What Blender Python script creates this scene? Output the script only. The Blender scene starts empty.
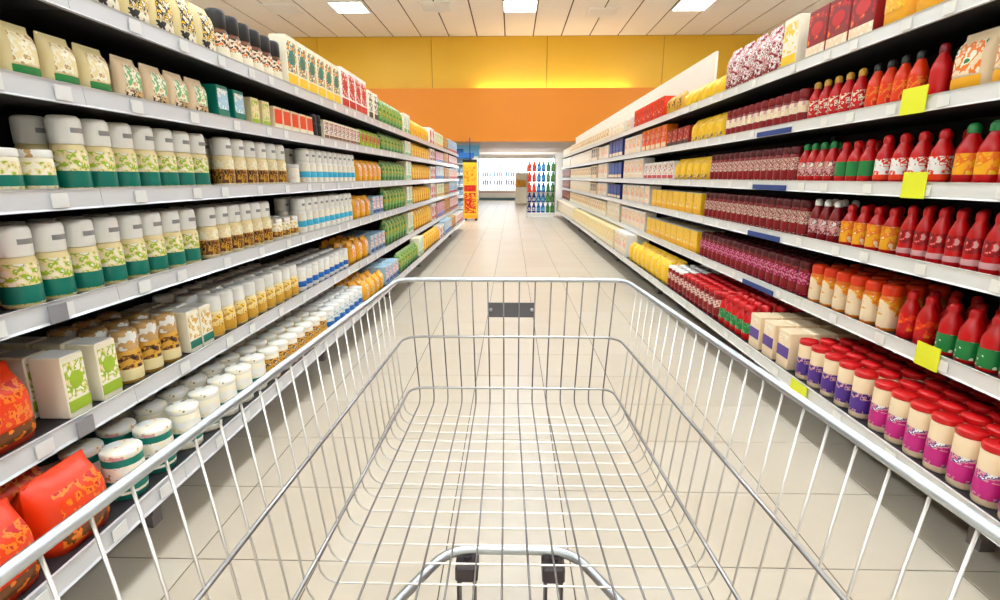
import bpy, bmesh, math, random
from mathutils import Vector, Matrix
random.seed(7)
S = bpy.context.scene
COL = S.collection

# ------------------------------------------------------------------ camera
cam_d = bpy.data.cameras.new('camera'); cam = bpy.data.objects.new('camera', cam_d); COL.objects.link(cam)
cam_d.sensor_width = 36.0; cam_d.lens = 18.72; cam_d.clip_start = 0.02; cam_d.clip_end = 200
cam.location = (0, 0, 1.25)
cam.rotation_euler = (math.radians(90 - 13.3), 0, math.radians(1.29))
S.camera = cam
# ------------------------------------------------------------------ light and exposure
LAMP = 26.5            # emission of the ceiling light diffusers
w = bpy.data.worlds.new('store_world'); S.world = w; w.use_nodes = True
w.node_tree.nodes['Background'].inputs[0].default_value = (1.0, 1.0, 1.0, 1)
w.node_tree.nodes['Background'].inputs[1].default_value = 0.5
S.view_settings.view_transform = 'Standard'; S.view_settings.look = 'None'
S.view_settings.gamma = 1; S.view_settings.use_curve_mapping = False
S.view_settings.exposure = 0.35
try:
    S.cycles.max_bounces = 8; S.cycles.diffuse_bounces = 5; S.cycles.sample_clamp_indirect = 6
except Exception: pass

# ------------------------------------------------------------------ materials
def lin(c):
    def g(v):
        v /= 255.0
        return v / 12.92 if v <= .04045 else ((v + .055) / 1.055) ** 2.4
    return (g(c[0]), g(c[1]), g(c[2]), 1)
P = dict(cream=(240, 222, 165), pale=(248, 240, 214), teal=(0, 118, 100), green=(28, 130, 62), lime=(160, 190, 40),
         brown=(112, 60, 16), gold=(220, 165, 55), cyan=(60, 180, 215), blue=(20, 105, 190), white=(244, 243, 238),
         oranger=(235, 58, 8), orange=(242, 125, 25), amber=(248, 175, 25), yellow=(252, 205, 40), red=(205, 12, 18),
         dred=(140, 8, 20), maroon=(88, 6, 16), magenta=(205, 30, 130), purple=(82, 44, 140), rose=(222, 165, 165),
         navy=(22, 40, 125), black=(26, 22, 22), leaf=(95, 140, 50), tan=(205, 165, 105), grey=(150, 150, 150),
         sand=(246, 220, 182), mint=(120, 180, 120), ltblue=(170, 205, 225))
MATS = {}
def mat(name, col, rough=.5, metal=0.0, emit=0.0, coat=0.0):
    if name in MATS: return MATS[name]
    m = bpy.data.materials.new(name); m.use_nodes = True
    b = m.node_tree.nodes['Principled BSDF']
    b.inputs['Base Color'].default_value = lin(col) if isinstance(col, tuple) else lin(P[col])
    b.inputs['Roughness'].default_value = rough; b.inputs['Metallic'].default_value = metal
    if coat: b.inputs['Coat Weight'].default_value = coat
    if emit:
        b.inputs['Emission Color'].default_value = lin(col) if isinstance(col, tuple) else lin(P[col])
        b.inputs['Emission Strength'].default_value = emit
    MATS[name] = m
    return m
def pm(cols, scale=26, rough=.38):
    """printed packaging: irregular patches of two to four inks"""
    key = 'print_' + '_'.join(cols) + '_%d' % scale
    if key in MATS: return MATS[key]
    m = bpy.data.materials.new(key); m.use_nodes = True; nt = m.node_tree; b = nt.nodes['Principled BSDF']
    tc = nt.nodes.new('ShaderNodeTexCoord'); nz = nt.nodes.new('ShaderNodeTexNoise'); cr = nt.nodes.new('ShaderNodeValToRGB')
    nz.inputs['Scale'].default_value = scale * 1.7; nz.inputs['Detail'].default_value = 2.0
    nt.links.new(tc.outputs['Object'], nz.inputs['Vector']); nt.links.new(nz.outputs['Fac'], cr.inputs['Fac'])
    cr.color_ramp.interpolation = 'CONSTANT'; el = cr.color_ramp.elements
    pos = {1: [0], 2: [0, .54], 3: [0, .5, .6], 4: [0, .43, .53, .62]}[len(cols)]
    while len(el) > 1: el.remove(el[-1])
    el[0].position = 0; el[0].color = lin(P[cols[0]])
    for c, p in list(zip(cols, pos))[1:]:
        e = el.new(p); e.color = lin(P[c])
    nt.links.new(cr.outputs['Color'], b.inputs['Base Color'])
    b.inputs['Roughness'].default_value = rough
    MATS[key] = m
    return m
def cm(c, rough=.38): return mat('ink_' + c + '_%d' % int(rough * 100), P[c], rough)

def noisy(name, c1, c2, scale, rough, bump=0.0, spec=.5):
    m = bpy.data.materials.new(name); m.use_nodes = True; nt = m.node_tree; b = nt.nodes['Principled BSDF']
    g = nt.nodes.new('ShaderNodeNewGeometry'); nz = nt.nodes.new('ShaderNodeTexNoise'); mx = nt.nodes.new('ShaderNodeMixRGB')
    nz.inputs['Scale'].default_value = scale; nz.inputs['Detail'].default_value = 4
    nt.links.new(g.outputs['Position'], nz.inputs['Vector']); nt.links.new(nz.outputs['Fac'], mx.inputs['Fac'])
    mx.inputs[1].default_value = lin(c1); mx.inputs[2].default_value = lin(c2)
    nt.links.new(mx.outputs[0], b.inputs['Base Color']); b.inputs['Roughness'].default_value = rough
    b.inputs['Specular IOR Level'].default_value = spec
    MATS[name] = m
    return m
def tile_mat():
    m = bpy.data.materials.new('beige_floor_tile'); m.use_nodes = True; nt = m.node_tree; b = nt.nodes['Principled BSDF']
    g = nt.nodes.new('ShaderNodeNewGeometry'); ad = nt.nodes.new('ShaderNodeVectorMath'); sn = nt.nodes.new('ShaderNodeVectorMath')
    ad.operation = 'ADD'; ad.inputs[1].default_value = (.22, -.2, .5)
    sn.operation = 'SNAP'; sn.inputs[1].default_value = (.42, .42, 5)
    wn = nt.nodes.new('ShaderNodeTexWhiteNoise'); nz = nt.nodes.new('ShaderNodeTexNoise'); nz.inputs['Scale'].default_value = 9
    nz.inputs['Detail'].default_value = 5
    m1 = nt.nodes.new('ShaderNodeMixRGB'); m2 = nt.nodes.new('ShaderNodeMixRGB')
    nt.links.new(g.outputs['Position'], ad.inputs[0]); nt.links.new(ad.outputs[0], sn.inputs[0]); nt.links.new(sn.outputs[0], wn.inputs['Vector'])
    nt.links.new(g.outputs['Position'], nz.inputs['Vector'])
    m1.inputs[1].default_value = lin((215, 205, 187)); m1.inputs[2].default_value = lin((208, 195, 174))
    nt.links.new(wn.outputs['Value'], m1.inputs['Fac'])
    m2.inputs[2].default_value = lin((200, 186, 164)); nt.links.new(m1.outputs[0], m2.inputs[1])
    mu = nt.nodes.new('ShaderNodeMath'); mu.operation = 'MULTIPLY'; mu.inputs[1].default_value = .45
    nt.links.new(nz.outputs['Fac'], mu.inputs[0]); nt.links.new(mu.outputs[0], m2.inputs['Fac'])
    nt.links.new(m2.outputs[0], b.inputs['Base Color']); b.inputs['Roughness'].default_value = .34
    return m
M_TILE = tile_mat()
M_GROUT = noisy('dark_grout', (104, 92, 78), (86, 76, 64), 20, .9)
M_CEIL = noisy('ceiling_panel_white', (252, 249, 243), (247, 243, 235), 2, .8)
M_CEILGAP = mat('ceiling_joint', (92, 70, 56), .9)
M_WHITEWALL = noisy('white_wall_paint', (238, 234, 226), (230, 226, 216), 1.5, .8)
M_YELLOW = noisy('yellow_wall_paint', (238, 188, 48), (232, 180, 44), 1.2, .55)
M_ORANGE = noisy('orange_wall_paint', (230, 138, 14), (224, 130, 12), 1.2, .55)
M_SOFFIT = noisy('soffit_paint', (226, 206, 190), (216, 196, 182), 1.5, .8)
M_DARK = noisy('charcoal_shelf_steel', (40, 38, 40), (32, 30, 32), 6, .55)
M_BACK = noisy('black_back_panel', (26, 24, 24), (20, 18, 18), 4, .7)
M_RAIL_L = mat('grey_price_rail', (204, 204, 206), .3, 0, 0, .3)
M_RAIL_R = mat('white_price_rail', (222, 220, 214), .35)
M_FOOT = mat('grey_foot', (120, 112, 110), .4)
M_HEADER = noisy('cream_header_board', (250, 242, 226), (246, 236, 216), 2, .6)
M_CHROME = mat('chrome_tube', (196, 202, 208), .38, 1.0)
M_WIRE = mat('zinc_wire', (128, 124, 120), .3, 1.0)
M_SIDE = mat('bright_wire', (214, 210, 204), .35, 1.0)
M_HOOP = mat('zinc_hoop', (158, 156, 154), .28, 1.0)
M_STEEL = mat('steel_tube', (190, 196, 200), .35, 1.0)
M_PLASTIC = mat('dark_plastic', (62, 52, 54), .5)
M_RUBBER = mat('black_rubber', (24, 24, 26), .7)
M_BADGE = mat('grey_badge', (92, 90, 92), .5)

# ------------------------------------------------------------------ mesh helpers
def mesh_of(name, verts, faces, mats, smooth=False, fm=None):
    me = bpy.data.meshes.new(name); me.from_pydata([tuple(v) for v in verts], [], faces)
    for m in (mats if isinstance(mats, list) else [mats]): me.materials.append(m)
    if fm: me.polygons.foreach_set('material_index', fm)
    me.polygons.foreach_set('use_smooth', [smooth] * len(me.polygons)) if isinstance(smooth, bool) else me.polygons.foreach_set('use_smooth', smooth)
    me.update()
    return me
def box_vf(x0, x1, y0, y1, z0, z1, b=0.0):
    if b <= 0:
        v = [(x, y, z) for x in (x0, x1) for y in (y0, y1) for z in (z0, z1)]
        f = [(0, 1, 3, 2), (4, 6, 7, 5), (0, 4, 5, 1), (2, 3, 7, 6), (0, 2, 6, 4), (1, 5, 7, 3)]
        return v, f
    bm = bmesh.new(); bmesh.ops.create_cube(bm, size=1)
    for q in bm.verts:
        q.co = Vector((x0 + (q.co.x + .5) * (x1 - x0), y0 + (q.co.y + .5) * (y1 - y0), z0 + (q.co.z + .5) * (z1 - z0)))
    bmesh.ops.bevel(bm, geom=bm.edges[:], offset=b, segments=1, affect='EDGES', profile=.5)
    bm.verts.ensure_lookup_table(); v = [tuple(q.co) for q in bm.verts]; f = [tuple(q.index for q in fc.verts) for fc in bm.faces]
    bm.free(); return v, f
def join(*vfs):
    V = []; F = []
    for v, f in vfs:
        o = len(V); V += list(v); F += [tuple(i + o for i in q) for q in f]
    return V, F
def tube_vf(pts, r, n=8, closed=False, caps=True):
    pts = [Vector(p) for p in pts]; V = []; F = []; N = len(pts)
    up = None
    for i, p in enumerate(pts):
        if closed: t = pts[(i + 1) % N] - pts[i - 1]
        else: t = pts[min(i + 1, N - 1)] - pts[max(i - 1, 0)]
        t.normalize()
        if up is None: up = t.orthogonal().normalized()
        else: up = (up - t * up.dot(t)).normalized()
        s = t.cross(up)
        for k in range(n):
            a = 2 * math.pi * k / n
            V.append(p + (up * math.cos(a) + s * math.sin(a)) * r)
    for i in range(N if closed else N - 1):
        for k in range(n):
            a = i * n + k; b_ = i * n + (k + 1) % n; j = (i + 1) % N
            F.append((a, b_, j * n + (k + 1) % n, j * n + k))
    if caps and not closed:
        F.append(tuple(range(n - 1, -1, -1))); F.append(tuple((N - 1) * n + k for k in range(n)))
    return V, F
def lathe_vf(prof, n=18, a0=0, a1=2 * math.pi, cap=True, ex=1.0, ey=1.0):
    full = abs(a1 - a0 - 2 * math.pi) < 1e-6; V = []; F = []; m = n if full else n + 1
    for r, z in prof:
        for k in range(m):
            a = a0 + (a1 - a0) * k / n
            V.append((math.cos(a) * r * ex, math.sin(a) * r * ey, z))
    for i in range(len(prof) - 1):
        for k in range(n):
            k2 = (k + 1) % m
            F.append((i * m + k, i * m + k2, (i + 1) * m + k2, (i + 1) * m + k))
    if full and cap:
        F.append(tuple(range(m - 1, -1, -1))); F.append(tuple((len(prof) - 1) * m + k for k in range(m)))
    return V, F
def round_path(pts, rad, seg=5):
    """polyline with rounded inner corners"""
    pts = [Vector(p) for p in pts]; out = [pts[0]]
    for i in range(1, len(pts) - 1):
        a, b, c = pts[i - 1], pts[i], pts[i + 1]
        d1 = (a - b); d2 = (c - b); r = min(rad, d1.length * .45, d2.length * .45)
        p1 = b + d1.normalized() * r; p2 = b + d2.normalized() * r
        for k in range(seg + 1):
            t = k / seg; out.append(p1 * (1 - t) ** 2 + b * 2 * t * (1 - t) + p2 * t * t)
    out.append(pts[-1]); return out

def add(name, me, parent=None, loc=(0, 0, 0), rz=0.0):
    o = bpy.data.objects.new(name, me); COL.objects.link(o); o.location = loc
    if rz: o.rotation_euler = (0, 0, rz)
    if parent is not None: o.parent = parent
    return o
def part(name, vf, m, parent=None, smooth=False): return add(name, mesh_of(name, vf[0], vf[1], m, smooth), parent)
def tag(o, label, cat, group=None):
    o['label'] = label; o['category'] = cat
    if group: o['group'] = group
    return o
def empty(name, loc): return add(name, None, None, loc)
def struct(o): o['kind'] = 'structure'; return o

# ------------------------------------------------------------------ floor
XL, XR, YB, YF = -11.3, 11.3, -7.0, 31.0
ZC = 6.53                                # ceiling height
floor = struct(part('floor', box_vf(XL, XR, YB, YF, -.2, -.003), M_GROUT))
T = .42; g = .002
tv, tf = box_vf(g, T - g, g, T - g, -.003, 0, .0008)
tile_me = mesh_of('tile', tv, tf, M_TILE)
near = set()
for r in range(37):
    for k in range(-3, 5):
        near.add((k, r)); add('tile', tile_me, floor, (-.22 + T * k, -.2 + T * r, 0))
V = []; F = []
for r in range(-16, 74):
    for k in range(-26, 28):
        if (k, r) in near: continue
        x = -.22 + T * k; y = -.2 + T * r
        if x < XL or x + T > XR or y < YB or y + T > YF: continue
        o = len(V); V += [(x + g, y + g, 0), (x + T - g, y + g, 0), (x + T - g, y + T - g, 0), (x + g, y + T - g, 0)]; F.append((o, o + 1, o + 2, o + 3))
tfld = add('tile_field', mesh_of('tile_field', V, F, M_TILE), floor); tfld['kind'] = 'stuff'

# ------------------------------------------------------------------ ceiling
YW = 21.8                                # the orange wall at the end of the hall
ceiling = struct(part('ceiling', box_vf(XL, XR, YB, YW + .2, ZC + .02, ZC + .2), M_CEILGAP))
PWID = 1.08; RL = (YW - YB) / 5
pv, pf = box_vf(.022, PWID - .022, .006, RL - .006, 0, .02, .004)
panel_me = mesh_of('ceiling_panel', pv, pf, M_CEIL)
for k in range(-11, 10):
    x = .785 + PWID * k
    if x < XL or x + PWID > XR: continue
    for r in range(5): add('panel', panel_me, ceiling, (x, YB + RL * r, ZC))
# ------------------------------------------------------------------ walls
def wall(name, vf, m): return struct(part(name, vf, m))
wall('wall_left', box_vf(XL - .2, XL, YB, YF, -.2, ZC), M_WHITEWALL)
wall('wall_right', box_vf(XR, XR + .2, YB, YF, -.2, ZC), M_WHITEWALL)
wall('wall_rear', box_vf(XL, XR, YB - .2, YB, -.2, ZC), M_WHITEWALL)
wall('wall_far', box_vf(XL, XR, YF, YF + .2, -.2, 3.2), M_WHITEWALL)
wb = wall('wall_back', box_vf(XL, XR, YW + .02, YW + .3, 2.70, ZC), M_CEILGAP)
xs = [XL, -7.6, -3.15, 1.33, 5.8, XR]
for a, b in zip(xs[:-1], xs[1:]):
    part('panel', box_vf(a + .008, b - .008, YW - .02, YW + .02, 4.54, ZC - .01, .004), M_YELLOW, wb)
fas = struct(part('trim_1', join(box_vf(XL, XR, YW - .34, YW + .02, 2.62, 4.54), box_vf(XL, XR, YW - .34, YW - .31, 4.54, 4.60)), M_ORANGE))
struct(part('trim_2', box_vf(XL, XR, YW + .02, YF, 2.62, 2.72), M_SOFFIT))   # low soffit of the back zone

# ------------------------------------------------------------------ ceiling lights
M_LIGHT = mat('light_diffuser', (236, 246, 255), .6, 0, LAMP)
M_FRAME = mat('light_frame', (246, 244, 240), .5)
lf = join(box_vf(-.54, .54, -.56, -.52, -.05, 0), box_vf(-.54, .54, .52, .56, -.05, 0), box_vf(-.54, -.5, -.52, .52, -.05, 0), box_vf(.5, .54, -.52, .52, -.05, 0))
frame_me = mesh_of('light_frame', lf[0], lf[1], M_FRAME)
dv, df = box_vf(-.5, .5, -.52, .52, -.035, -.02); diff_me = mesh_of('light_diffuser', dv, df, M_LIGHT)
def ceiling_light(x, y, label, group=None):
    e = tag(empty('ceiling_light', (x, y, ZC)), label, 'ceiling light', group)
    add('frame', frame_me, e); add('diffuser', diff_me, e)
ceiling_light(-5.2, 18.1, 'square white ceiling light above the left shelves, near the orange wall', 'lights in the last ceiling row')
ceiling_light(.23, 18.1, 'square white ceiling light over the middle of the aisle, near the orange wall', 'lights in the last ceiling row')
ceiling_light(5.65, 18.1, 'square white ceiling light above the right shelves, near the orange wall', 'lights in the last ceiling row')
for q, y in enumerate((14.6, 11.1, 7.6, 4.1, .6, -2.9, -5.5)):
    for x, w_ in ((-5.2, 'left'), (.23, 'middle'), (5.65, 'right')):
        ceiling_light(x, y, f'square white ceiling light, {w_} column, row {("two", "three", "four", "five", "six", "seven", "eight")[q]} from the orange wall', 'lights in the forward ceiling rows')
e = tag(empty('added_light_strip', (1.6, YW - .22, 4.54)), 'unseen light strip added on top of the orange band, washing the yellow wall', 'light strip')  # unseen strip, added to produce the glow on the yellow wall
part('housing', box_vf(-3.0, 3.0, -.05, .05, 0, .03), M_FRAME, e)
part('diffuser', box_vf(-2.98, 2.98, -.035, .035, .03, .045), mat('added_strip_diffuser', (255, 236, 200), .6, 0, 16.0), e)
# flush square vents
M_VENT = mat('vent_white', (252, 250, 246), .5)
for x, y, lb in ((-7.45, 18.3, 'pale square ceiling vent left of the left ceiling light'), (2.95, 18.9, 'pale square ceiling vent right of the middle ceiling light'),
                 (-2.45, 18.2, 'pale square ceiling vent left of the middle ceiling light')):
    e = tag(empty('ceiling_vent', (x, y, ZC)), lb, 'vent', 'pale vents in the ceiling')
    part('frame', join(box_vf(-.5, .5, -.5, -.44, -.03, 0), box_vf(-.5, .5, .44, .5, -.03, 0), box_vf(-.5, -.44, -.44, .44, -.03, 0), box_vf(.44, .5, -.44, .44, -.03, 0)), M_VENT, e)
    for k in range(7): part('slat', box_vf(-.44, .44, -.4 + k * .125, -.33 + k * .125, -.026, -.012), M_VENT, e)

# ------------------------------------------------------------------ shelving bays
LV = {-1: {1: 1.75, 2: 1.487, 3: 1.19, 4: .883, 5: .529, 6: .24}, 1: {1: 1.85, 2: 1.527, 3: 1.204, 4: .907, 5: .581, 6: .24}}
XF = {-1: 1.28, 1: 1.58}; XBASE = {-1: 1.15, 1: 1.42}; XBK = {-1: 1.72, 1: 2.02}
BAYS = {-1: [-.2, 1.63, 3.4, 5.4, 7.3, 9.2, 11.1, 12.9], 1: [-.3, 1.57, 3.4, 5.6, 7.9, 10.2, 12.6, 14.9, 17.2]}
def top_of(s, l): return LV[s][l] + .015
def sx(s, a, b): return (a, b) if s > 0 else (-b, -a)
M_TAG_W = mat('white_price_card', (226, 226, 224), .5); M_TAG_W2 = mat('pale_price_card', (236, 234, 226), .5); M_TAG_G = mat('grey_price_card', (140, 138, 142), .5)
M_TAG_Y = mat('yellow_price_card', (236, 240, 40), .5); M_TAG_B = mat('blue_price_card', (24, 62, 130), .5)
SPECIAL = {(1, 2): [(2.2, .13, .095, M_TAG_Y)], (1, 3): [(2.12, .12, .095, M_TAG_Y)], (1, 5): [(1.9, .11, .085, M_TAG_Y)], (1, 6): [(2.42, .14, .06, M_TAG_Y)],
           (-1, 4): [(1.385, .06, .05, M_TAG_G)], (-1, 5): [(1.40, .06, .05, M_TAG_G)]}
for l, y in ((2, 3.32), (3, 3.3), (4, 3.3), (5, 3.3)): SPECIAL.setdefault((1, l), []).append((y, .42, .03, M_TAG_B))
def bay(s, y0, y1, idx, label):
    xbk = XBK[s]; e = tag(empty('shelving_bay', (s * xbk, (y0 + y1) / 2, 0)), label, 'shelf unit', 'shelving bays along the ' + ('left' if s < 0 else 'right') + ' side')
    cx, cy = s * xbk, (y0 + y1) / 2
    def pp(name, x0, x1, ya, yb, z0, z1, m, parent=e, bev=0.0):
        a, b = sx(s, x0, x1); v, f = box_vf(a, b, ya, yb, z0, z1, bev)
        v = [(q[0] - cx, q[1] - cy, q[2]) for q in v]
        return part(name, (v, f), m, parent)
    H = 1.95 if s < 0 else 2.05
    pp('back_panel', xbk, xbk + .02, y0 + .002, y1 - .002, .1, H, M_BACK)
    pp('upright', xbk - .03, xbk, y0 + .001, y0 + .04, 0, H, M_DARK)
    if idx == (len(BAYS[s]) - 2): pp('upright', xbk - .03, xbk, y1 - .04, y1 - .001, 0, H, M_DARK)
    pp('kick_plate', xbk - .16, xbk - .14, y0 + .002, y1 - .002, 0, .2, M_BACK)
    # foot: a low bracket with a levelling pad
    xf0 = (1.30 if s < 0 else 1.60)
    ft = pp('foot', xf0, xbk, y0 + .004, y0 + .05, .05, .21, M_FOOT); pp('foot_pad', xf0 + .005, xf0 + .06, y0 + .002, y0 + .055, 0, .05, M_FOOT, ft)
    if s > 0 and y0 > 5:
        ya = y0 + .002
        pp('header_board', xbk - .012, xbk + .012, ya, y1 - .002, H, 2.46, M_HEADER)
    for l in range(1, 7):
        z = LV[s][l]; xa = XBASE[s] if l == 6 else XF[s]
        sh = pp('shelf', xa + .012, xbk, y0 + .002, y1 - .002, z - .03, z + .015, M_DARK)
        a, b = sx(s, xa, xa + .012)
        # rail: a slightly leaning profile with a lip
        zt, zb = z + .028, z - .032
        prof = [(xa + .0115, zb), (xa - .004, zb), (xa + .002, zb + .006), (xa + .006, zt - .005), (xa + .002, zt), (xa + .0115, zt)]
        v = []
        for yy in (y0 + .001, y1 - .001): v += [(s * q[0] - cx, yy - cy, q[1]) for q in prof]
        n = len(prof); f = [tuple(range(n)), tuple(range(2 * n - 1, n - 1, -1))] + [(k, n + k, n + (k + 1) % n, (k + 1) % n) for k in range(n)]
        if s > 0: f = [tuple(reversed(q)) for q in f]
        part('price_rail', (v, f), M_RAIL_L if s < 0 else M_RAIL_R, sh)
        if y0 < 6:
            y = y0 + .09 + .05 * ((l * 3) % 4)
            while y < min(y1 - .08, 6.0):
                pp('price_card', xa - .004, xa - .001, y, y + .055, z - .024, z + .016, M_TAG_W if s < 0 else M_TAG_W2, sh)
                y += .21 + .06 * ((l * 7 + int(y * 10)) % 3)
        for (ty, tw, th, tm) in SPECIAL.get((s, l), []):
            if y0 <= ty < y1: pp('price_card', xa - .010, xa - .006, ty - tw / 2, ty + tw / 2, z - .03 if th < .07 else z - .035, z - .03 + th, tm, sh)
NB = ['nearest', 'second', 'third', 'fourth', 'fifth', 'sixth', 'seventh', 'eighth']
for s in (-1, 1):
    n = len(BAYS[s]) - 1
    for i in range(n):
        rail = 'grey' if s < 0 else 'white'
        nm = ('farthest' if i == n - 1 else NB[i])
        bay(s, BAYS[s][i], BAYS[s][i + 1], i, f'dark six-shelf bay with {rail} rails, {nm} from the cart on the {"left" if s < 0 else "right"}')

# ------------------------------------------------------------------ packaged goods: prototypes
class Kind:
    """parts: list of (name, verts, faces, material, smooth, parent index); part 0 is the body"""
    def __init__(s, name, cat, w, d, h): s.name, s.cat, s.w, s.d, s.h = name, cat, w, d, h; s.parts = []; s.me = None; s.flat = None
    def add(s, name, vf, m, smooth=False, par=0): s.parts.append((name, vf[0], vf[1], m, smooth, par)); return len(s.parts) - 1
    def meshes(s):
        if s.me is None: s.me = [mesh_of(p[0], p[1], p[2], p[3], p[4]) for p in s.parts]
        return s.me
    def one(s):
        if s.flat is None:
            V = []; F = []; ms = []; fm = []; sm = []
            for p in s.parts:
                o = len(V); V += list(p[1]); F += [tuple(i + o for i in q) for q in p[2]]; ms.append(p[3]); fm += [len(ms) - 1] * len(p[2]); sm += [p[4]] * len(p[2])
            s.flat = mesh_of(s.name, V, F, ms, sm, fm)
        return s.flat
A2 = 2 * math.pi
def jar(name, body, label, band, cap, r=.047, h=.225, mark=True, bandz=(.10, .30), caph=.36, cat='jar', lab2=None):
    """wide jar: straight body, short shoulder, tall rounded cap, wrap-round label and colour band"""
    k = Kind(name, cat, 2 * r + .006, 2 * r + .006, h); zb = h * (1 - caph)
    k.add('body', lathe_vf([(r * .9, 0), (r * .985, .006), (r * .985, zb - .022), (r * .9, zb - .006), (r * .8, zb)], 16), body, True)
    k.add('label', lathe_vf([(r, zb * .08), (r, zb * .86)], 16, cap=False), label, True)
    if band: k.add('label_band', lathe_vf([(r + .0008, zb * bandz[0]), (r + .0008, zb * (bandz[1] + .14))], 16, cap=False), band, True)
    rc = r * .93
    c = k.add('lid', lathe_vf([(rc * .97, zb - .002), (rc, zb + .004), (rc, h - .016), (rc * .95, h - .006), (rc * .8, h), (.001, h)], 16, cap=False), cap, True)
    if mark: k.add('lid_print', lathe_vf([(rc + .0008, zb + (h - zb) * .38), (rc + .0008, zb + (h - zb) * .56)], 6, -.55, .55), cm('grey'), True, c)
    return k
def tub(name, body, label, band, lid, r=.05, h=.12, cat='tub', lt=.72):
    """low wide jar with a thin flat lid"""
    k = Kind(name, cat, 2 * r + .006, 2 * r + .006, h)
    k.add('body', lathe_vf([(r * .92, 0), (r * .98, .006), (r * .98, h - .028), (r * .93, h - .02)], 16), body, True)
    k.add('label', lathe_vf([(r, h * .12), (r, h * lt)], 16, cap=False), label, True)
    if band: k.add('label_band', lathe_vf([(r + .0008, h * .18), (r + .0008, h * .42)], 16, cap=False), band, True)
    k.add('lid', lathe_vf([(r * .97, h - .022), (r, h - .018), (r, h - .004), (r * .96, h), (.001, h)], 16, cap=False), lid, True)
    return k
def bottle(name, body, label, cap, r=.036, h=.205, labz=(.18, .52), cat='bottle', band=None, capr=.5):
    """squeeze or sauce bottle: waisted body, sloping shoulder, neck and screw cap"""
    k = Kind(name, cat, 2 * r + .006, 2 * r + .006, h); hc = h * .15; zb = h - hc
    prof = [(r * .86, 0), (r * .98, .007), (r * .98, h * .2), (r * .94, h * .34), (r * .97, h * .52), (r * .9, h * .62), (r * .62, h * .74), (r * .42, zb - .006), (r * .4, zb)]
    k.add('body', lathe_vf(prof, 14), body, True)
    k.add('label', lathe_vf([(r, h * labz[0]), (r * .99, h * (labz[0] + labz[1]) / 2), (r, h * labz[1])], 14, cap=False), label, True)
    if band: k.add('label_band', lathe_vf([(r + .001, h * .1), (r + .001, h * .2)], 14, cap=False), band, True)
    rc = r * capr
    k.add('cap', lathe_vf([(rc, zb - .003), (rc, zb + hc * .6), (rc * .75, h - .004), (rc * .4, h), (.0005, h)], 12, cap=False), cap, True)
    return k
def carton(name, body, label, band=None, w=.12, d=.09, h=.17, cat='carton', emblem=None, top=None, bandz=(.1, .28)):
    """bevelled box with a printed front panel, a colour band and an oval emblem"""
    k = Kind(name, cat, w + .004, d + .004, h)
    k.add('body', box_vf(-d / 2, d / 2, -w / 2, w / 2, 0, h, .003), body)
    x = d / 2
    k.add('label', box_vf(x, x + .0012, -w * .44, w * .44, h * .32, h * .9), label)
    if band: k.add('label_band', box_vf(x, x + .0016, -w * .48, w * .48, h * bandz[0], h * bandz[1]), band)
    if emblem:
        n = 14; V = [(x + .0024, math.cos(A2 * i / n) * w * .3, h * .6 + math.sin(A2 * i / n) * h * .14) for i in range(n)] + [(x, math.cos(A2 * i / n) * w * .3, h * .6 + math.sin(A2 * i / n) * h * .14) for i in range(n)]
        k.add('emblem', (V, [tuple(range(n))] + [(i, i + n, (i + 1) % n + n, (i + 1) % n) for i in range(n)]), emblem)
    if top: k.add('flap', box_vf(-d / 2 + .004, d / 2 - .004, -w / 2 + .004, w / 2 - .004, h, h + .002), top)
    return k
def bag(name, body, label, w=.15, d=.09, h=.2, cat='bag', band=None):
    """pillow pouch with crimped top seal; printed panel follows the bulge"""
    k = Kind(name, cat, w + .006, d + .006, h)
    nu, nv = 8, 8
    def th(u, v):
        q = max(0, 1 - abs(u) ** 4.5) ** .5; p = (1 - max(0, (v - .5) / .46) ** 3) if v < .95 else 0
        return max(.0015, d / 2 * q * max(0.0, p) * (.86 + .14 * min(1, v * 6)))
    def pt(u, v, sg, off=0): return (sg * (th(u, v) + off), u * w / 2 * (1 - .06 * math.sin(math.pi * min(1, v)) * 0 - .05 * (v > .9)), v * h)
    V = []; F = []
    for sg in (1, -1):
        for j in range(nv + 1):
            for i in range(nu + 1): V.append(pt(-1 + 2 * i / nu, j / nv, sg))
    m = nu + 1; off = m * (nv + 1)
    for j in range(nv):
        for i in range(nu):
            a = j * m + i; F.append((a, a + 1, a + m + 1, a + m)); b = off + a; F.append((b, b + m, b + m + 1, b + 1))
        F.append((j * m, (j + 1) * m, off + (j + 1) * m, off + j * m)); F.append((j * m + nu, off + j * m + nu, off + (j + 1) * m + nu, (j + 1) * m + nu))
    for i in range(nu): F.append((i, off + i, off + i + 1, i + 1)); a = nv * m + i; F.append((a, a + 1, off + a + 1, off + a))
    k.add('body', (V, F), body, True)
    def patch(u0, u1, v0, v1, off):
        V = []; F = []; n = 6
        for j in range(n + 1):
            for i in range(n + 1): V.append(pt(u0 + (u1 - u0) * i / n, v0 + (v1 - v0) * j / n, 1, off))
        for j in range(n):
            for i in range(n): a = j * (n + 1) + i; F.append((a, a + 1, a + n + 2, a + n + 1))
        return V, F
    k.add('label', patch(-.72, .72, .3, .82, .0025), label, True)
    if band: k.add('label_band', patch(-.8, .8, .1, .27, .0025), band, True)
    k.add('seal', box_vf(-.002, .002, -w * .47, w * .47, h * .955, h), body)
    return k

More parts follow.
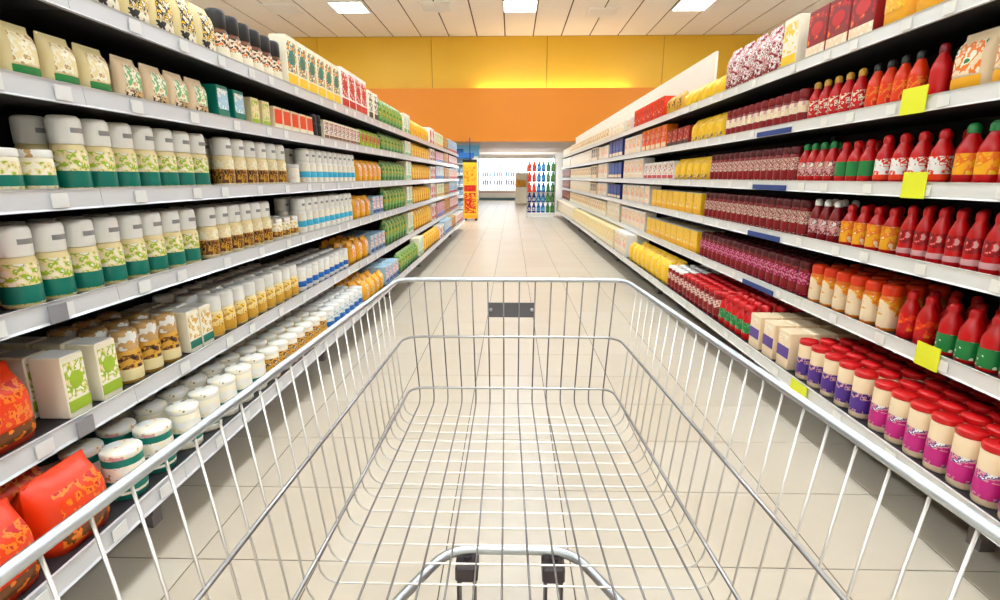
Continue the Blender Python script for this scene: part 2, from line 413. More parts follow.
C = cm
LEVEL = {1: 'top', 2: 'second', 3: 'third', 4: 'fourth', 5: 'fifth', 6: 'bottom'}
ROWS = {1: 1, 2: 1, 3: 2, 4: 2, 5: 3, 6: 4}
COUNT = {}
ORD = ['first', 'second', 'third', 'fourth', 'fifth', 'sixth', 'seventh', 'eighth', 'ninth', 'tenth', 'eleventh', 'twelfth'] + ['%dth' % q for q in range(13, 41)]; ORD[20:23] = ['21st', '22nd', '23rd']; ORD[30:33] = ['31st', '32nd', '33rd']
def stock(s, l, y0, y1, kind, look, rows=None, where='', gap=.002, parts=None, fit=None):
    """fill a stretch of one shelf with one product, front row first"""
    side = 'left' if s < 0 else 'right'
    label = f'{look} on the {side} {LEVEL[l]} shelf' + (' ' + where if where else '')
    short = f'{look}, {side} {LEVEL[l]} shelf' + (', ' + where if where else '')
    group = f'{look}, {side} {LEVEL[l]} shelf' + (' ' + where if where else '')
    xa = (XBASE[s] if l == 6 else XF[s]) + .03; z = top_of(s, l)
    n = max(1, int((y1 - y0) / (kind.w + gap))); step = (y1 - y0) / n
    rr = rows or ROWS[l]
    fit = y0 > 5.42 if fit is None else fit
    clear = LV[s][l - 1] - .03 - z if l > 1 else (.27 if s < 0 else kind.h)
    fz = clear * (.95 - .05 * ((l + int(y0)) % 3)) / kind.h if fit else 1.0
    if parts is None: parts = y0 < 5.3
    for r in range(rr):
        x = xa + kind.d * (r + .5) + .006 * r
        if x + kind.d / 2 > XBK[s] - .035: break
        for i in range(n):
            y = y0 + step * (i + .5)
            rz = (0 if s < 0 else math.pi) + random.uniform(-.012, .012)
            loc = (s * (x + random.uniform(0, .003)), y, z)
            if parts and r < 2:
                ms = kind.meshes(); objs = [add(kind.name, ms[0], None, loc, rz)]
                for p, me in list(zip(kind.parts, ms))[1:]: objs.append(add(p[0], me, objs[p[5]]))
                o = objs[0]
            else: o = add(kind.name, kind.one(), None, loc, rz); o.scale = (1, 1, fz if fit else 1)
            lb = short + ('' if rr == 1 else (', front row', ', second row', ', third row', ', fourth row')[r]) + (f', {ORD[n - 1 - i]} from far end' if n > 1 else '')
            tag(o, lb, kind.cat, group)
            COUNT[kind.cat] = COUNT.get(kind.cat, 0) + 1

# ---- left side
j_teal = jar('capped_jar', C('cream'), pm(('pale', 'cream', 'lime', 'white'), 30), C('teal'), C('white'))
j_brown = jar('capped_jar', C('cream'), pm(('pale', 'cream', 'sand'), 30), pm(('brown', 'gold', 'black'), 40), C('white'), bandz=(.12, .42))
j_cyan = jar('capped_jar', C('white'), pm(('white', 'pale', 'sand'), 30), C('cyan'), C('white'), bandz=(.3, .42))
t_cream = tub('low_jar', C('pale'), pm(('pale', 'cream', 'lime'), 30), C('teal'), pm(('white', 'tan'), 20), .05, .12)
t_brown = tub('low_jar', C('pale'), pm(('pale', 'cream', 'gold'), 30), pm(('brown', 'gold'), 40), pm(('white', 'tan'), 20), .05, .12)
t_plain = tub('low_jar', C('pale'), pm(('pale', 'white', 'sand'), 30), None, C('white'), .05, .12)
b_orange = bag('snack_bag', C('oranger'), pm(('oranger', 'orange', 'red'), 22), .21, .16, .215, band=pm(('brown', 'orange', 'gold'), 20))
b_orange_s = bag('snack_bag', C('oranger'), pm(('oranger', 'orange', 'red'), 22), .16, .1, .19, band=pm(('orange', 'gold', 'brown'), 20))
b_amber = bag('pasta_bag', C('amber'), pm(('amber', 'orange', 'white', 'red'), 24), .14, .09, .19)
c_bluered = carton('food_carton', C('ltblue'), pm(('blue', 'white', 'oranger', 'gold'), 26), C('navy'), .12, .1, .17)

stock(-1, 1, .9, 2.5, bag('flour_pouch', C('cream'), pm(('yellow', 'black', 'pale', 'gold'), 26), .13, .09, .2, 'pouch', pm(('pale', 'black'), 22)), 'cream pouch printed yellow and black')
stock(-1, 1, 2.52, 3.2, jar('coffee_jar', C('brown'), pm(('orange', 'pale', 'brown', 'black'), 30), C('pale'), C('black'), .048, .225, False), 'dark-lidded jar with orange and white label')
stock(-1, 1, 3.23, 4.2, carton('tea_carton', C('pale'), pm(('pale', 'teal', 'orange', 'yellow'), 22), C('yellow'), .14, .1, .29, emblem=C('teal')), 'pale carton printed teal, orange and yellow')
stock(-1, 1, 4.24, 4.95, carton('biscuit_carton', C('white'), pm(('red', 'white', 'red'), 18), C('red'), .17, .12, .31, emblem=C('red')), 'white carton with big red panel')
stock(-1, 1, 4.98, 5.38, carton('biscuit_carton', C('pale'), pm(('black', 'white', 'pale'), 24), C('black'), .13, .1, .26), 'pale carton printed black')
stock(-1, 2, .9, 1.82, bag('soup_pouch', C('cream'), pm(('cream', 'pale', 'tan', 'cream'), 24), .11, .07, .15, 'pouch', C('green')), 'cream pouch with green band', where='')
stock(-1, 2, 1.84, 2.38, bag('soup_pouch', C('sand'), pm(('mint', 'pale', 'tan', 'sand'), 24), .11, .07, .15, 'pouch', pm(('tan', 'black', 'sand'), 30)), 'tan pouch with pale green print')
stock(-1, 2, 2.4, 2.7, carton('soup_carton', C('teal'), pm(('ltblue', 'white', 'teal'), 26), C('teal'), .095, .07, .15), 'teal carton with light blue print')
stock(-1, 2, 2.72, 2.97, carton('soup_carton', C('cream'), pm(('cream', 'lime', 'pale'), 26), C('lime'), .08, .07, .14), 'cream carton with lime print')
stock(-1, 2, 2.99, 3.58, carton('soup_carton', C('sand'), C('oranger'), C('pale'), .1, .07, .13), 'small carton with plain orange-red front')
stock(-1, 2, 3.6, 3.76, jar('spice_jar', C('black'), C('black'), None, C('black'), .035, .16, False), 'black jar')
stock(-1, 2, 3.78, 4.66, carton('soup_carton', C('pale'), pm(('brown', 'white', 'red', 'black'), 30), C('brown'), .09, .07, .14), 'small carton printed brown, white and red')
stock(-1, 2, 4.69, 5.38, bag('soup_pouch', C('lime'), pm(('red', 'lime', 'pale'), 24), .11, .07, .16, 'pouch'), 'lime pouch with red print')
stock(-1, 3, .9, 1.55, t_cream, 'low cream jar with teal band')
stock(-1, 3, 1.57, 2.34, j_teal, 'white-capped cream jar with teal band')
stock(-1, 3, 2.44, 3.14, j_brown, 'white-capped cream jar with brown band')
stock(-1, 3, 3.17, 3.38, t_plain, 'low white jar without band')
stock(-1, 3, 3.4, 4.5, j_cyan, 'white-capped white jar with cyan band')
stock(-1, 3, 4.54, 5.38, b_amber, 'amber bag with orange and red print')
stock(-1, 4, .75, 1.3, b_orange_s, 'orange-red bag')
stock(-1, 4, 1.33, 2.2, j_teal, 'white-capped cream jar with teal band')
stock(-1, 4, 2.24, 2.88, j_brown, 'white-capped cream jar with brown band')
stock(-1, 4, 2.9, 3.24, t_brown, 'low cream jar with brown band')
stock(-1, 4, 3.27, 4.36, j_cyan, 'white-capped white jar with cyan band')
stock(-1, 4, 4.4, 4.92, b_amber, 'amber bag with orange and red print')
stock(-1, 4, 4.95, 5.38, c_bluered, 'pale blue carton with navy band')
stock(-1, 5, .55, 1.36, b_orange, 'orange-red bag')
stock(-1, 5, 1.38, 1.64, carton('rusk_carton', C('pale'), pm(('pale', 'lime', 'cream', 'white'), 24), C('lime'), .082, .1, .19, emblem=C('lime'), top=C('white')), 'cream carton with lime oval')
stock(-1, 5, 1.66, 1.98, jar('honey_jar', C('gold'), pm(('gold', 'brown', 'black'), 28), C('cream'), pm(('tan', 'white'), 20), .047, .19, False), 'gold and brown jar with pale lid')
stock(-1, 5, 2.0, 2.18, carton('rusk_carton', C('pale'), pm(('pale', 'gold', 'cream'), 24), C('teal'), .08, .09, .17, top=C('white')), 'cream carton with teal band')
stock(-1, 5, 2.2, 3.16, jar('honey_jar', C('cream'), pm(('gold', 'cream', 'yellow', 'brown'), 28), C('gold'), C('white'), .047, .19, False), 'yellow jar with white lid')
stock(-1, 5, 3.18, 4.16, tub('low_jar', C('white'), pm(('white', 'pale', 'sand'), 30), C('blue'), C('white'), .05, .15), 'white jar with blue band')
stock(-1, 5, 4.2, 4.78, b_amber, 'amber bag with orange and red print')
stock(-1, 5, 4.8, 5.38, c_bluered, 'pale blue carton with navy band')
stock(-1, 6, .2, 1.38, b_orange, 'orange-red bag')
stock(-1, 6, 1.4, 1.7, tub('dairy_tub', C('teal'), pm(('pale', 'white', 'tan'), 30), C('teal'), pm(('white', 'pale', 'rose'), 14), .058, .16), 'teal tub with white lid')
stock(-1, 6, 1.72, 2.4, tub('dairy_tub', C('pale'), pm(('white', 'pale', 'sand'), 30), C('teal'), pm(('white', 'pale', 'grey'), 16), .055, .16), 'white tub with teal band')
stock(-1, 6, 2.42, 3.24, tub('dairy_tub', C('pale'), pm(('gold', 'brown', 'pale'), 30), C('gold'), pm(('white', 'pale', 'sand'), 16), .05, .15), 'white-lidded tub with gold and brown label')
stock(-1, 6, 3.27, 4.06, tub('dairy_tub', C('white'), pm(('white', 'ltblue', 'pale'), 30), C('blue'), C('white'), .05, .15), 'white tub with blue band')
stock(-1, 6, 4.1, 4.75, bag('pasta_bag', C('amber'), pm(('amber', 'gold', 'pale', 'brown'), 24), .13, .09, .16), 'amber bag with pale print')
stock(-1, 6, 4.78, 5.38, c_bluered, 'pale blue carton with navy band')
# left, farther bays: tight blocks of one product over every shelf
b_leaf = bag('herb_bag', pm(('green', 'leaf', 'mint', 'gold'), 30), pm(('leaf', 'lime', 'green', 'gold'), 40), .13, .1, .2)
c_white = carton('rice_carton', C('pale'), pm(('white', 'mint', 'pale'), 20), C('mint'), .16, .12, .2)
b_gold = bag('noodle_bag', pm(('amber', 'yellow', 'amber', 'oranger'), 16), pm(('amber', 'yellow', 'amber', 'gold'), 20), .17, .12, .21)
c_redw = carton('sweet_carton', C('white'), pm(('red', 'white', 'rose'), 22), C('red'), .2, .12, .2, emblem=C('red'))
mix = [carton('mixed_carton', C(a), pm((a, b, c), 18), C(d), .2, .12, .19) for a, b, c, d in
       (('ltblue', 'white', 'red', 'blue'), ('rose', 'white', 'red', 'dred'), ('pale', 'lime', 'green', 'gold'), ('white', 'oranger', 'amber', 'red'), ('rose', 'magenta', 'white', 'blue'), ('ltblue', 'blue', 'white', 'red'))]
mixn = ['pale blue carton', 'pink carton with red print', 'pale green carton', 'white and orange carton', 'pink and magenta carton', 'blue and white carton']
c_gb = carton('nut_carton', C('gold'), pm(('gold', 'brown', 'orange'), 22), C('brown'), .2, .12, .2)
for l in range(1, 7):
    stock(-1, l, 5.45, 6.55, b_leaf, 'leafy green bag', rows=1, parts=False)
    stock(-1, l, 6.6, 7.0, c_white, 'white carton with mint band', rows=1)
    stock(-1, l, 7.02, 8.55, b_gold, 'plain amber bag', rows=1)
    stock(-1, l, 8.6, 9.15, c_redw, 'white carton with red oval', rows=1)
    stock(-1, l, 9.25, 10.3, mix[(l * 2) % 6], mixn[(l * 2) % 6], rows=1, where='before gold cartons')
    stock(-1, l, 10.35, 11.05, c_gb, 'gold and brown carton', rows=1)
    stock(-1, l, 11.15, 12.8, mix[(l * 2 + 3) % 6], mixn[(l * 2 + 3) % 6], rows=1, where='last block')

# ---- right side
RB = lambda lab, cap, **k: bottle('sauce_bottle', C('red', .3), lab, cap, **k)
DB = lambda lab, cap, **k: bottle('sauce_bottle', C('dred', .3), lab, cap, **k)
j_dred = jar('sauce_jar', C('dred', .3), pm(('rose', 'dred', 'pale', 'dred'), 46), C('dred'), C('maroon'), .04, .205, False, caph=.2)
b_yel = bag('pasta_pack', C('yellow'), pm(('yellow', 'amber', 'yellow'), 18), .17, .11, .2, band=pm(('yellow', 'navy', 'gold'), 22))
c_yelw = carton('pasta_carton', C('yellow'), pm(('yellow', 'amber', 'pale'), 16), C('amber'), .18, .13, .19, top=C('white'))
stock(1, 1, .9, 2.56, bag('noodle_pack', C('amber'), pm(('amber', 'yellow', 'orange'), 20), .17, .11, .24), 'amber and orange bag')
stock(1, 1, 2.58, 3.14, carton('cake_carton', C('dred'), pm(('dred', 'red', 'orange'), 14), pm(('sand', 'pale'), 20), .18, .12, .25, emblem=C('red')), 'dark red carton with cream band')
stock(1, 1, 3.16, 3.5, carton('cake_carton', C('pale'), pm(('pale', 'yellow', 'cream'), 16), C('yellow'), .165, .12, .28), 'tall cream carton with yellow band')
stock(1, 1, 3.52, 4.3, bag('crisp_bag', pm(('dred', 'rose', 'white', 'dred'), 24), pm(('rose', 'dred', 'white', 'dred'), 30), .15, .1, .3, band=pm(('dred', 'white'), 30)), 'tall pink and crimson bag')
stock(1, 1, 4.33, 5.26, bag('pasta_pack', C('yellow'), pm(('yellow', 'amber', 'yellow'), 18), .17, .11, .16), 'low yellow bag')
stock(1, 1, 5.3, 5.85, bag('nut_bag', C('gold'), pm(('brown', 'gold', 'yellow'), 22), .15, .11, .19), 'gold and brown bag')
stock(1, 1, 5.9, 7.3, carton('cracker_carton', C('oranger'), pm(('red', 'oranger', 'white'), 14), C('red'), .2, .13, .24), 'orange-red carton')
stock(1, 2, .9, 2.12, bag('soup_bag', C('sand'), pm(('sand', 'orange', 'pale', 'green'), 14), .16, .1, .21, band=C('amber')), 'cream bag with orange and green print')
stock(1, 2, 2.14, 2.24, RB(C('red'), C('dred')), 'plain red bottle')
stock(1, 2, 2.26, 2.6, bottle('sauce_bottle', C('oranger', .3), pm(('oranger', 'orange', 'red'), 24), C('black'), labz=(.12, .5)), 'orange-red bottle with black cap')
stock(1, 2, 2.62, 3.08, RB(pm(('red', 'pale', 'dred'), 34), C('gold')), 'red bottle with gold cap')
stock(1, 2, 3.1, 4.2, jar('sauce_jar', C('dred', .3), pm(('sand', 'pale', 'rose'), 34), C('dred'), C('dred'), .04, .19, False, caph=.25), 'dark red jar with cream label')
stock(1, 2, 4.23, 4.98, b_yel, 'yellow bag with navy print')
stock(1, 2, 5.0, 5.7, carton('cracker_carton', C('dred'), pm(('dred', 'red', 'sand'), 18), C('black'), .16, .12, .17), 'dark red carton')
stock(1, 2, 5.72, 6.8, carton('cracker_carton', C('orange'), pm(('oranger', 'sand', 'navy'), 14), C('sand'), .18, .12, .18), 'orange carton with navy print')
stock(1, 3, .9, 2.04, RB(pm(('amber', 'orange', 'yellow'), 20), C('green'), r=.042, h=.22), 'green-capped red bottle with amber label')
stock(1, 3, 2.06, 2.47, RB(pm(('white', 'oranger', 'white'), 28), C('red'), r=.038, h=.21, band=C('oranger')), 'red bottle with white label')
stock(1, 3, 2.49, 2.75, RB(C('green'), C('red'), r=.038, h=.2), 'red bottle with green label')
stock(1, 3, 2.77, 3.1, RB(pm(('rose', 'dred', 'pale'), 40), C('green'), h=.21), 'green-capped red bottle with pale label')
stock(1, 3, 3.12, 4.44, j_dred, 'dark red jar with speckled pale label')
stock(1, 3, 4.47, 5.38, b_yel, 'yellow bag with navy print')
stock(1, 3, 5.4, 6.6, carton('cracker_carton', C('white'), pm(('dred', 'white', 'sand', 'oranger'), 18), C('red'), .18, .12, .19), 'white carton with red band')
stock(1, 4, .8, 2.24, RB(pm(('dred', 'red', 'rose'), 40), C('red'), r=.034, h=.215, labz=(.3, .55), band=C('rose')), 'tall red bottle with pale pink band')
stock(1, 4, 2.26, 2.64, RB(pm(('amber', 'orange', 'sand'), 22), C('red'), r=.038, h=.2, labz=(.1, .6)), 'red bottle with amber label')
stock(1, 4, 2.66, 2.92, DB(pm(('rose', 'dred', 'white'), 40), C('white'), h=.215), 'dark red bottle with white cap')
stock(1, 4, 2.94, 4.5, j_dred, 'dark red jar with speckled pale label')
stock(1, 4, 4.54, 6.16, c_yelw, 'yellow carton with white top')
stock(1, 5, .7, 1.96, RB(pm(('green', 'green', 'pale'), 26), C('red'), r=.04, h=.2, labz=(.08, .42)), 'red bottle with green label')
stock(1, 5, 1.98, 2.17, RB(pm(('red', 'oranger', 'orange'), 22), C('red'), r=.038, h=.2), 'red bottle with orange label')
stock(1, 5, 2.19, 2.84, jar('sauce_jar', C('orange', .3), pm(('sand', 'amber', 'orange'), 22), C('sand'), C('oranger'), .043, .2, False, caph=.22), 'orange jar with cream label')
stock(1, 5, 2.87, 4.52, jar('sauce_jar', C('dred', .3), pm(('rose', 'magenta', 'dred', 'dred'), 46), C('dred'), C('maroon'), .041, .2, False, caph=.2), 'crimson jar with pink-speckled label')
stock(1, 5, 4.56, 6.3, c_yelw, 'yellow carton with white top')
stock(1, 6, .35, 2.02, tub('spread_jar', C('sand'), pm(('magenta', 'rose', 'purple', 'white'), 34), C('magenta'), C('red'), .043, .2, lt=.56), 'red-lidded cream jar with magenta label')
stock(1, 6, 2.04, 2.58, tub('spread_jar', C('sand'), pm(('purple', 'rose', 'navy', 'purple'), 30), C('purple'), C('red'), .043, .2, lt=.56), 'red-lidded cream jar with purple label')
stock(1, 6, 2.6, 3.1, carton('sugar_carton', C('sand'), pm(('sand', 'pale', 'orange'), 18), C('purple'), .12, .11, .2, bandz=(.3, .6)), 'cream carton with purple band')
stock(1, 6, 3.13, 3.6, RB(pm(('green', 'mint', 'green'), 26), C('red'), r=.042, h=.22, labz=(.2, .5), capr=.8), 'red bottle with green label')
stock(1, 6, 3.62, 4.4, tub('spread_jar', C('dred', .3), pm(('dred', 'rose', 'pale', 'dred'), 36), C('dred'), C('red'), .043, .2), 'dark red jar with speckled label')
stock(1, 6, 4.42, 4.84, tub('spread_jar', C('dred', .3), pm(('dred', 'rose', 'pale', 'dred'), 36), C('dred'), C('white'), .043, .2), 'dark red jar with white lid')
stock(1, 6, 4.87, 6.5, bag('pasta_pack', C('yellow'), pm(('yellow', 'amber', 'pale'), 18), .19, .12, .22), 'yellow bag', rows=2)
# right, farther bays: mostly cream packs
c_cr = carton('cream_carton', C('pale'), pm(('sand', 'pale', 'white', 'rose'), 9), C('sand'), .24, .15, .21)
c_cr2 = carton('cream_carton', C('pale'), pm(('gold', 'sand', 'pale', 'orange'), 9), C('pale'), .24, .15, .22)
c_or = carton('cream_carton', C('white'), pm(('sand', 'orange', 'white'), 14), C('sand'), .22, .14, .2)
c_bl = carton('blue_carton', C('navy'), pm(('navy', 'blue', 'navy'), 14), C('sand'), .24, .15, .18)
c_bk = carton('dark_carton', C('sand'), pm(('black', 'sand', 'black'), 14), C('sand'), .22, .14, .17)
c_br = carton('coffee_carton', C('dred'), pm(('dred', 'brown', 'orange', 'sand'), 14), C('maroon'), .22, .14, .19)
c_ye = carton('butter_carton', C('cream'), pm(('yellow', 'pale', 'cream'), 14), C('pale'), .24, .16, .16)
F0 = {1: 7.4, 2: 6.85, 3: 6.65, 4: 6.25, 5: 6.4, 6: 6.6}
for l in range(1, 7):
    y = F0[l]
    if l < 6:
        stock(1, l, y, 7.8, c_or, 'white carton with orange print', rows=1) if y < 7.5 else None
        if l in (2, 3, 4): stock(1, l, 7.95, 9.0, c_bl, 'navy carton with cream band', rows=1)
        else: stock(1, l, 7.95, 9.0, c_cr, 'cream carton with pink specks', rows=1, where='first block')
        if l in (2, 3, 4): stock(1, l, 9.1, 10.1, c_or, 'white carton with orange print', rows=1, where='past navy cartons'); stock(1, l, 10.25, 11.0, c_bk, 'cream carton with black front', rows=1)
        else: stock(1, l, 9.1, 11.0, c_cr2, 'cream carton with orange patches', rows=1, where='middle block')
        stock(1, l, 11.05, 14.8, c_cr2 if l % 2 else c_cr, ('cream carton with orange patches' if l % 2 else 'cream carton with pink specks'), rows=1, where='long block')
        stock(1, l, 14.95, 17.1, c_br if l >= 3 else c_cr, 'dark red and brown carton' if l >= 3 else 'cream carton with pink specks', rows=1, where='' if l >= 3 else 'last block')
    else:
        stock(1, l, y, 7.4, c_or, 'white carton with orange print', rows=2)
        stock(1, l, 7.5, 12.5, c_ye, 'pale yellow carton', rows=2)
        stock(1, l, 12.65, 17.1, c_cr, 'cream carton with pink specks', rows=1)

# ------------------------------------------------------------------ far end of the hall
# yellow promotion stand at the left, past the last bay
e = tag(empty('promotion_stand', (-1.22, 15.6, 0)), 'tall yellow display stand with red pictures at the aisle end', 'display stand')
part('base', box_vf(-.2, .2, -.18, .18, .06, .16, .01), cm('amber'), e)
for x in (-.16, .16):
    for y in (-.14, .14): part('caster', ([(v[0] + x, v[1] + y, v[2]) for v in lathe_vf([(.03, 0), (.03, .06)], 10)[0]], lathe_vf([(.03, 0), (.03, .06)], 10)[1]), M_RUBBER, e)
part('body', box_vf(-.2, .2, -.16, .18, .16, 1.66, .01), cm('yellow'), e)
part('picture_panel', box_vf(-.17, .17, -.17, -.158, .22, .8), pm(('amber', 'red', 'oranger', 'yellow'), 9), e)
part('picture_panel', box_vf(-.17, .17, -.17, -.158, .84, 1.02), pm(('red', 'oranger', 'red'), 9), e)
part('picture_panel', box_vf(-.17, .17, -.17, -.158, 1.06, 1.6), pm(('yellow', 'amber', 'orange'), 9), e)
part('top_tray', box_vf(-.2, .2, -.16, .18, 1.66, 1.74, .01), cm('black'), e)
part('sign_pole', tube_vf([(0, 0, 1.74), (0, 0, 2.35)], .015, 8), cm('navy'), e)
# blue shelf unit and sign behind it
e = tag(empty('blue_shelf_unit', (-2.15, 19.6, 0)), 'blue and white shelf unit behind the yellow stand', 'shelf unit')
part('back_panel', box_vf(-.75, .75, .2, .24, 0, 2.1), cm('ltblue'), e)
for x in (-.75, .71): part('side_panel', box_vf(x, x + .04, -.2, .2, 0, 2.1), cm('white'), e)
for z in (.1, .5, .9, 1.3, 1.7): part('shelf', box_vf(-.71, .71, -.2, .2, z, z + .03), cm('white'), e)
part('header', box_vf(-.75, .75, -.22, .24, 1.92, 2.1), cm('blue'), e)
k_b = carton('small_carton', C('ltblue'), pm(('ltblue', 'blue', 'white', 'rose'), 14), C('white'), .2, .16, .26)
for zi, z in enumerate((.13, .53, .93, 1.33)):
    for i in range(6):
        o = add('small_carton', k_b.one(), None, (-2.15 - .56 + i * .225, 19.55, z), -math.pi / 2)
        tag(o, f'pale blue carton in blue shelf unit, {ORD[3 - zi]} shelf from top, {ORD[i]} from left', 'carton', 'cartons in the blue shelf unit')
e = tag(empty('hanging_sign', (-2.1, 22.2, 2.08)), 'light blue sign hanging under the orange wall', 'sign')
part('board', box_vf(-.75, .75, -.02, .02, 0, .46, .008), mat('sign_blue', (120, 190, 235), .4), e)
part('print', box_vf(-.6, .1, -.026, -.02, .1, .3), cm('blue'), e)
for x in (-.5, .5): part('cord', tube_vf([(x, 0, .45), (x, 0, .54)], .006, 6), M_STEEL, e)
# drinks display: columns of bottles in a wire rack on a white pallet base
e = tag(empty('bottle_rack', (.92, 16.9, 0)), 'wire rack of coloured drinks on a white base at the aisle end', 'display rack')
part('base', box_vf(-.46, .46, -.2, .2, .05, .15, .01), cm('white'), e)
for x in (-.44, .44):
    for y in (-.17, .17): part('post', tube_vf([(x, y, 0), (x, y, 1.72)], .012, 8), M_STEEL, e)
RZ = (.15, .47, .79, 1.11, 1.43)
for z in RZ[1:]: part('shelf', box_vf(-.44, .44, -.18, .18, z - .012, z), M_STEEL, e)
cols = [('red', 'oranger', 'red drinks bottle'), ('cyan', 'blue', 'blue drinks bottle'), ('leaf', 'green', 'green drinks bottle')]
for ci, (a, b, nm) in enumerate(cols):
    kb = bottle('drinks_bottle', C(b), pm((a, b, 'white'), 20), C(b), r=.066, h=.3)
    kn = bottle('drinks_bottle', C('navy'), pm(('navy', 'white', 'rose'), 20), C('navy'), r=.066, h=.3)
    for zi, z in enumerate(RZ):
        for i in range(2):
            x = .92 - .365 + ci * .292 + i * .142
            kk = kn if (ci == 0 and zi < 2) else kb
            lab = ('navy drinks bottle' if kk is kn else nm) + f' in the wire rack, {ORD[4 - zi]} tier from top, {("left", "right")[i]} of its pair'
            tag(add('drinks_bottle', kk.one(), None, (x, 16.83, z), random.uniform(0, 6)), lab, 'bottle', ('navy' if kk is kn else nm.split()[0]) + ' bottles in the wire rack')
# cardboard bin by the far refrigerator
e = tag(empty('cardboard_display', (.48, 25.6, 0)), 'small cardboard display filled with yellow packs near the refrigerator', 'display')
part('bin', box_vf(-.33, .33, -.25, .25, 0, .78, .01), cm('pale'), e)
part('tray', box_vf(-.33, .33, -.25, .25, .78, .84), cm('tan'), e)
part('back_board', box_vf(-.33, .33, .2, .24, .84, 1.45), cm('pale'), e)
k_y = bag('yellow_pack', C('amber'), pm(('amber', 'gold', 'brown'), 14), .19, .13, .26)
for r in range(2):
    for i in range(3):
        tag(add('yellow_pack', k_y.one(), None, (.48 - .21 + i * .21, 25.6 - .15 + r * .17, .84), -math.pi / 2), f'yellow pack in the cardboard display, {("front", "back")[r]} row, {ORD[i]} from left', 'bag', 'yellow packs in the cardboard display')
# lit refrigerator wall
e = tag(empty('refrigerator', (.2, 29.6, 0)), 'long white lit refrigerator with bottles at the end of the hall', 'refrigerator')
M_FR = mat('lit_refrigerator_interior', (240, 246, 252), .5, 0, 2.6)
part('plinth', box_vf(-2.0, 2.1, -.42, .4, 0, .14), mat('plinth_shadow_teal', (92, 128, 138), .5), e)  # teal of the plinth paints in the shadow line at the foot
part('tub_front', box_vf(-2.0, 2.1, -.45, -.38, .14, .55, .02), cm('white'), e)
part('red_trim', box_vf(-2.0, 2.1, -.46, -.45, .42, .47), cm('rose'), e)
part('floor_tray', box_vf(-2.0, 2.1, -.38, .36, .3, .36), cm('white'), e)
part('back_panel', box_vf(-2.0, 2.1, .36, .4, .14, 2.2), M_FR, e)
part('canopy', box_vf(-2.0, 2.1, -.3, .4, 2.2, 2.45, .02), cm('white'), e)
for x in (-2.04, 2.1): part('end_panel', box_vf(x, x + .04, -.42, .4, 0, 2.45), cm('ltblue'), e)
part('added_lamp', box_vf(-1.95, 2.05, -.29, -.2, 2.17, 2.2), mat('added_refrigerator_lamp', (250, 252, 255), .5, 0, 40.0), e)  # added under the canopy to brighten the back zone
part('divider', box_vf(.46, .5, -.3, .36, .36, 2.2), cm('white'), e)
for z in (.82, 1.26, 1.7): part('shelf', box_vf(-1.98, 2.08, -.2, .36, z, z + .03), cm('white'), e)
for zi, (z, cl, nm) in enumerate(((.36, 'white', 'white'), (.85, 'navy', 'dark blue'), (1.29, 'cyan', 'cyan'), (1.73, 'ltblue', 'pale blue'))):
    kb = bottle('milk_bottle', C(cl), pm(('white', cl, 'white'), 14), C(cl), r=.055, h=.3)
    for i in range(16):
        if zi and i % 5 == 4: continue
        tag(add('milk_bottle', kb.one(), None, (.2 - 1.8 + i * .13, 29.5, z)), f'small {nm} bottle in the lit refrigerator, {ORD[i]} place from left', 'bottle', f'{nm} bottles in the refrigerator')

# ------------------------------------------------------------------ shopping cart
cart = tag(empty('shopping_cart', (0, .7, 0)), 'empty chrome wire shopping cart with dark grey badge, pushed down the aisle', 'shopping cart')
def cp(name, vf, m, parent=cart, smooth=True):
    v = [(q[0], q[1] - .7, q[2]) for q in vf[0]]
    return part(name, (v, vf[1]), m, parent, smooth)
YFR, YRE = 1.226, .14
ZR, ZM, ZL, ZB = 1.01, .868, .735, .70
def half(y, z):
    t = (YFR - y) / (YFR - YRE); hw = .272 + .062 * t
    return hw - (ZR - z) * (.075 + .07 * t)
def cxo(y): return .014 * (YFR - y) / (YFR - YRE)
def yfr(z): return YFR - (ZR - z) * .03
def loop(z, r, name, rad, back=True):
    yf = yfr(z)
    pts = [(-half(YRE, z) + cxo(YRE), YRE, z), (-half(yf, z), yf, z), (half(yf, z), yf, z), (half(YRE, z) + cxo(YRE), YRE, z)]
    cp(name, tube_vf(round_path(pts, rad, 6), r, 8), M_CHROME if name == 'rim' else M_HOOP)
loop(ZR, .0054, 'rim', .045); loop(ZM, .0030, 'hoop', .045); loop(ZL, .0030, 'hoop', .04)
# front wires, which bend at the foot into the basket floor
NW = 14
for i in range(NW):
    u = -1 + 2 * (i + .5) / NW
    def X(y, z): return u * half(y, z) * .985 + cxo(y)
    pts = [(X(yfr(ZR), ZR), yfr(ZR), ZR), (X(yfr(.76), .76), yfr(.76), .76), (X(yfr(ZB), ZB), yfr(ZB), ZB), (X(1.15, ZB), 1.15, ZB), (X(YRE, ZB), YRE, ZB)]
    cp('wire', tube_vf(round_path(pts, .03, 4), .0017, 6), M_WIRE)
# side wires run down one side, across the floor and up the other
n = 25
for i in range(n):
    y = YRE + .03 + (YFR - .09 - YRE - .03) * i / (n - 1)
    pts = [(-half(y, ZR) + cxo(y), y, ZR), (-half(y, ZB) + cxo(y), y, ZB - .003), (half(y, ZB) + cxo(y), y, ZB - .003), (half(y, ZR) + cxo(y), y, ZR)]
    cp('wire', tube_vf(round_path(pts, .03, 4), .0015, 6), M_SIDE)
# rear gate wires hang behind, hinged on the rim ends
cp('rear_bar', tube_vf([(-half(YRE, ZR) + cxo(YRE), YRE, ZR), (half(YRE, ZR) + cxo(YRE), YRE, ZR)], .004, 8), M_CHROME)
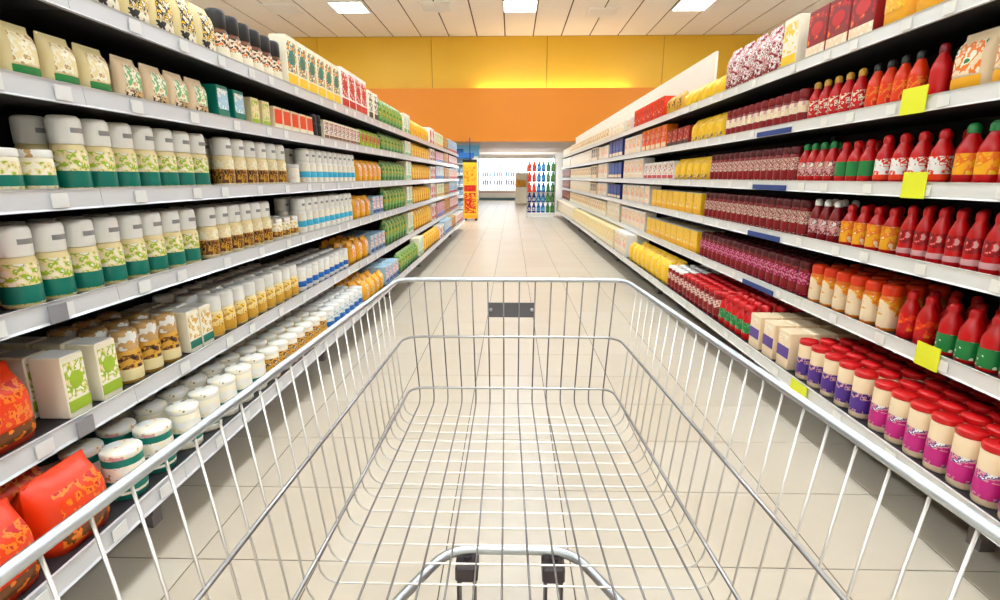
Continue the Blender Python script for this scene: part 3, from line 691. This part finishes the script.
# badge plate with two screws, clipped behind the front wires
bdg = cp('badge', box_vf(-.056, .056, YFR + .002, YFR + .005, .916, .953, .001), M_BADGE, cart, False)
for x in (-.05, .05):
    o = cp('screw', tube_vf([(x, YFR - .003, .936), (x, YFR + .002, .936)], .004, 8), M_CHROME, bdg); o.location = (0, 0, 0)
# chassis: U-shaped tube below the basket, running back to the handle posts
zc = .30
pts = [(-.30, .12, .20), (-.29, .95, zc - .005), (-.16, 1.175, zc), (.16, 1.175, zc), (.29, .95, zc - .005), (.30, .12, .20)]
cp('chassis', tube_vf(round_path(pts, .07, 6), .0125, 10), M_STEEL)
for s in (-1, 1):
    cp('post', tube_vf(round_path([(s * .30, .12, .20), (s * .31, .02, .6), (s * .325, -.03, 1.0), (s * .325, -.05, 1.06)], .08, 5), .012, 10), M_STEEL)
    cp('bracket', tube_vf([(s * .28, .5, .25), (s * .24, .56, ZB - .004)], .009, 8), M_STEEL)
    cp('arm', tube_vf([(s * .333 + (.014 if s > 0 else .014), YRE, ZR), (s * .325, -.03, 1.03)], .006, 8), M_CHROME)
cp('handle', tube_vf([(-.325, -.05, 1.06), (.325, -.05, 1.06)], .016, 12), mat('handle_red', (190, 30, 30), .4))
def caster(x, y, zt, lab=None):
    h = cp('caster', join(box_vf(x - .029, x + .029, y - .034, y + .034, zt - .06, zt - .012, .006), tube_vf([(x, y, zt - .06), (x, y, zt)], .012, 10)), M_PLASTIC, cart, False)
    for k in (-1, 1):
        f = cp('fork', box_vf(x + k * .02 - .003, x + k * .02 + .003, y - .05, y + .012, .055, zt - .05, .001), M_PLASTIC, h, False); f.location = (0, 0, 0)
    V, F = lathe_vf([(.012, -.013), (.055, -.013), (.062, -.006), (.062, .006), (.055, .013), (.012, .013)], 20)
    V = [(x + v[2], y - .03 + v[0], .062 + v[1]) for v in V]
    f = cp('wheel', (V, F), M_RUBBER, h)
for x in (-.112, .112): caster(x, 1.165, zc - .008)
for x in (-.3, .3): caster(x, .12, .2)
print('PRODUCTS', COUNT, 'OBJECTS', len(bpy.data.objects))
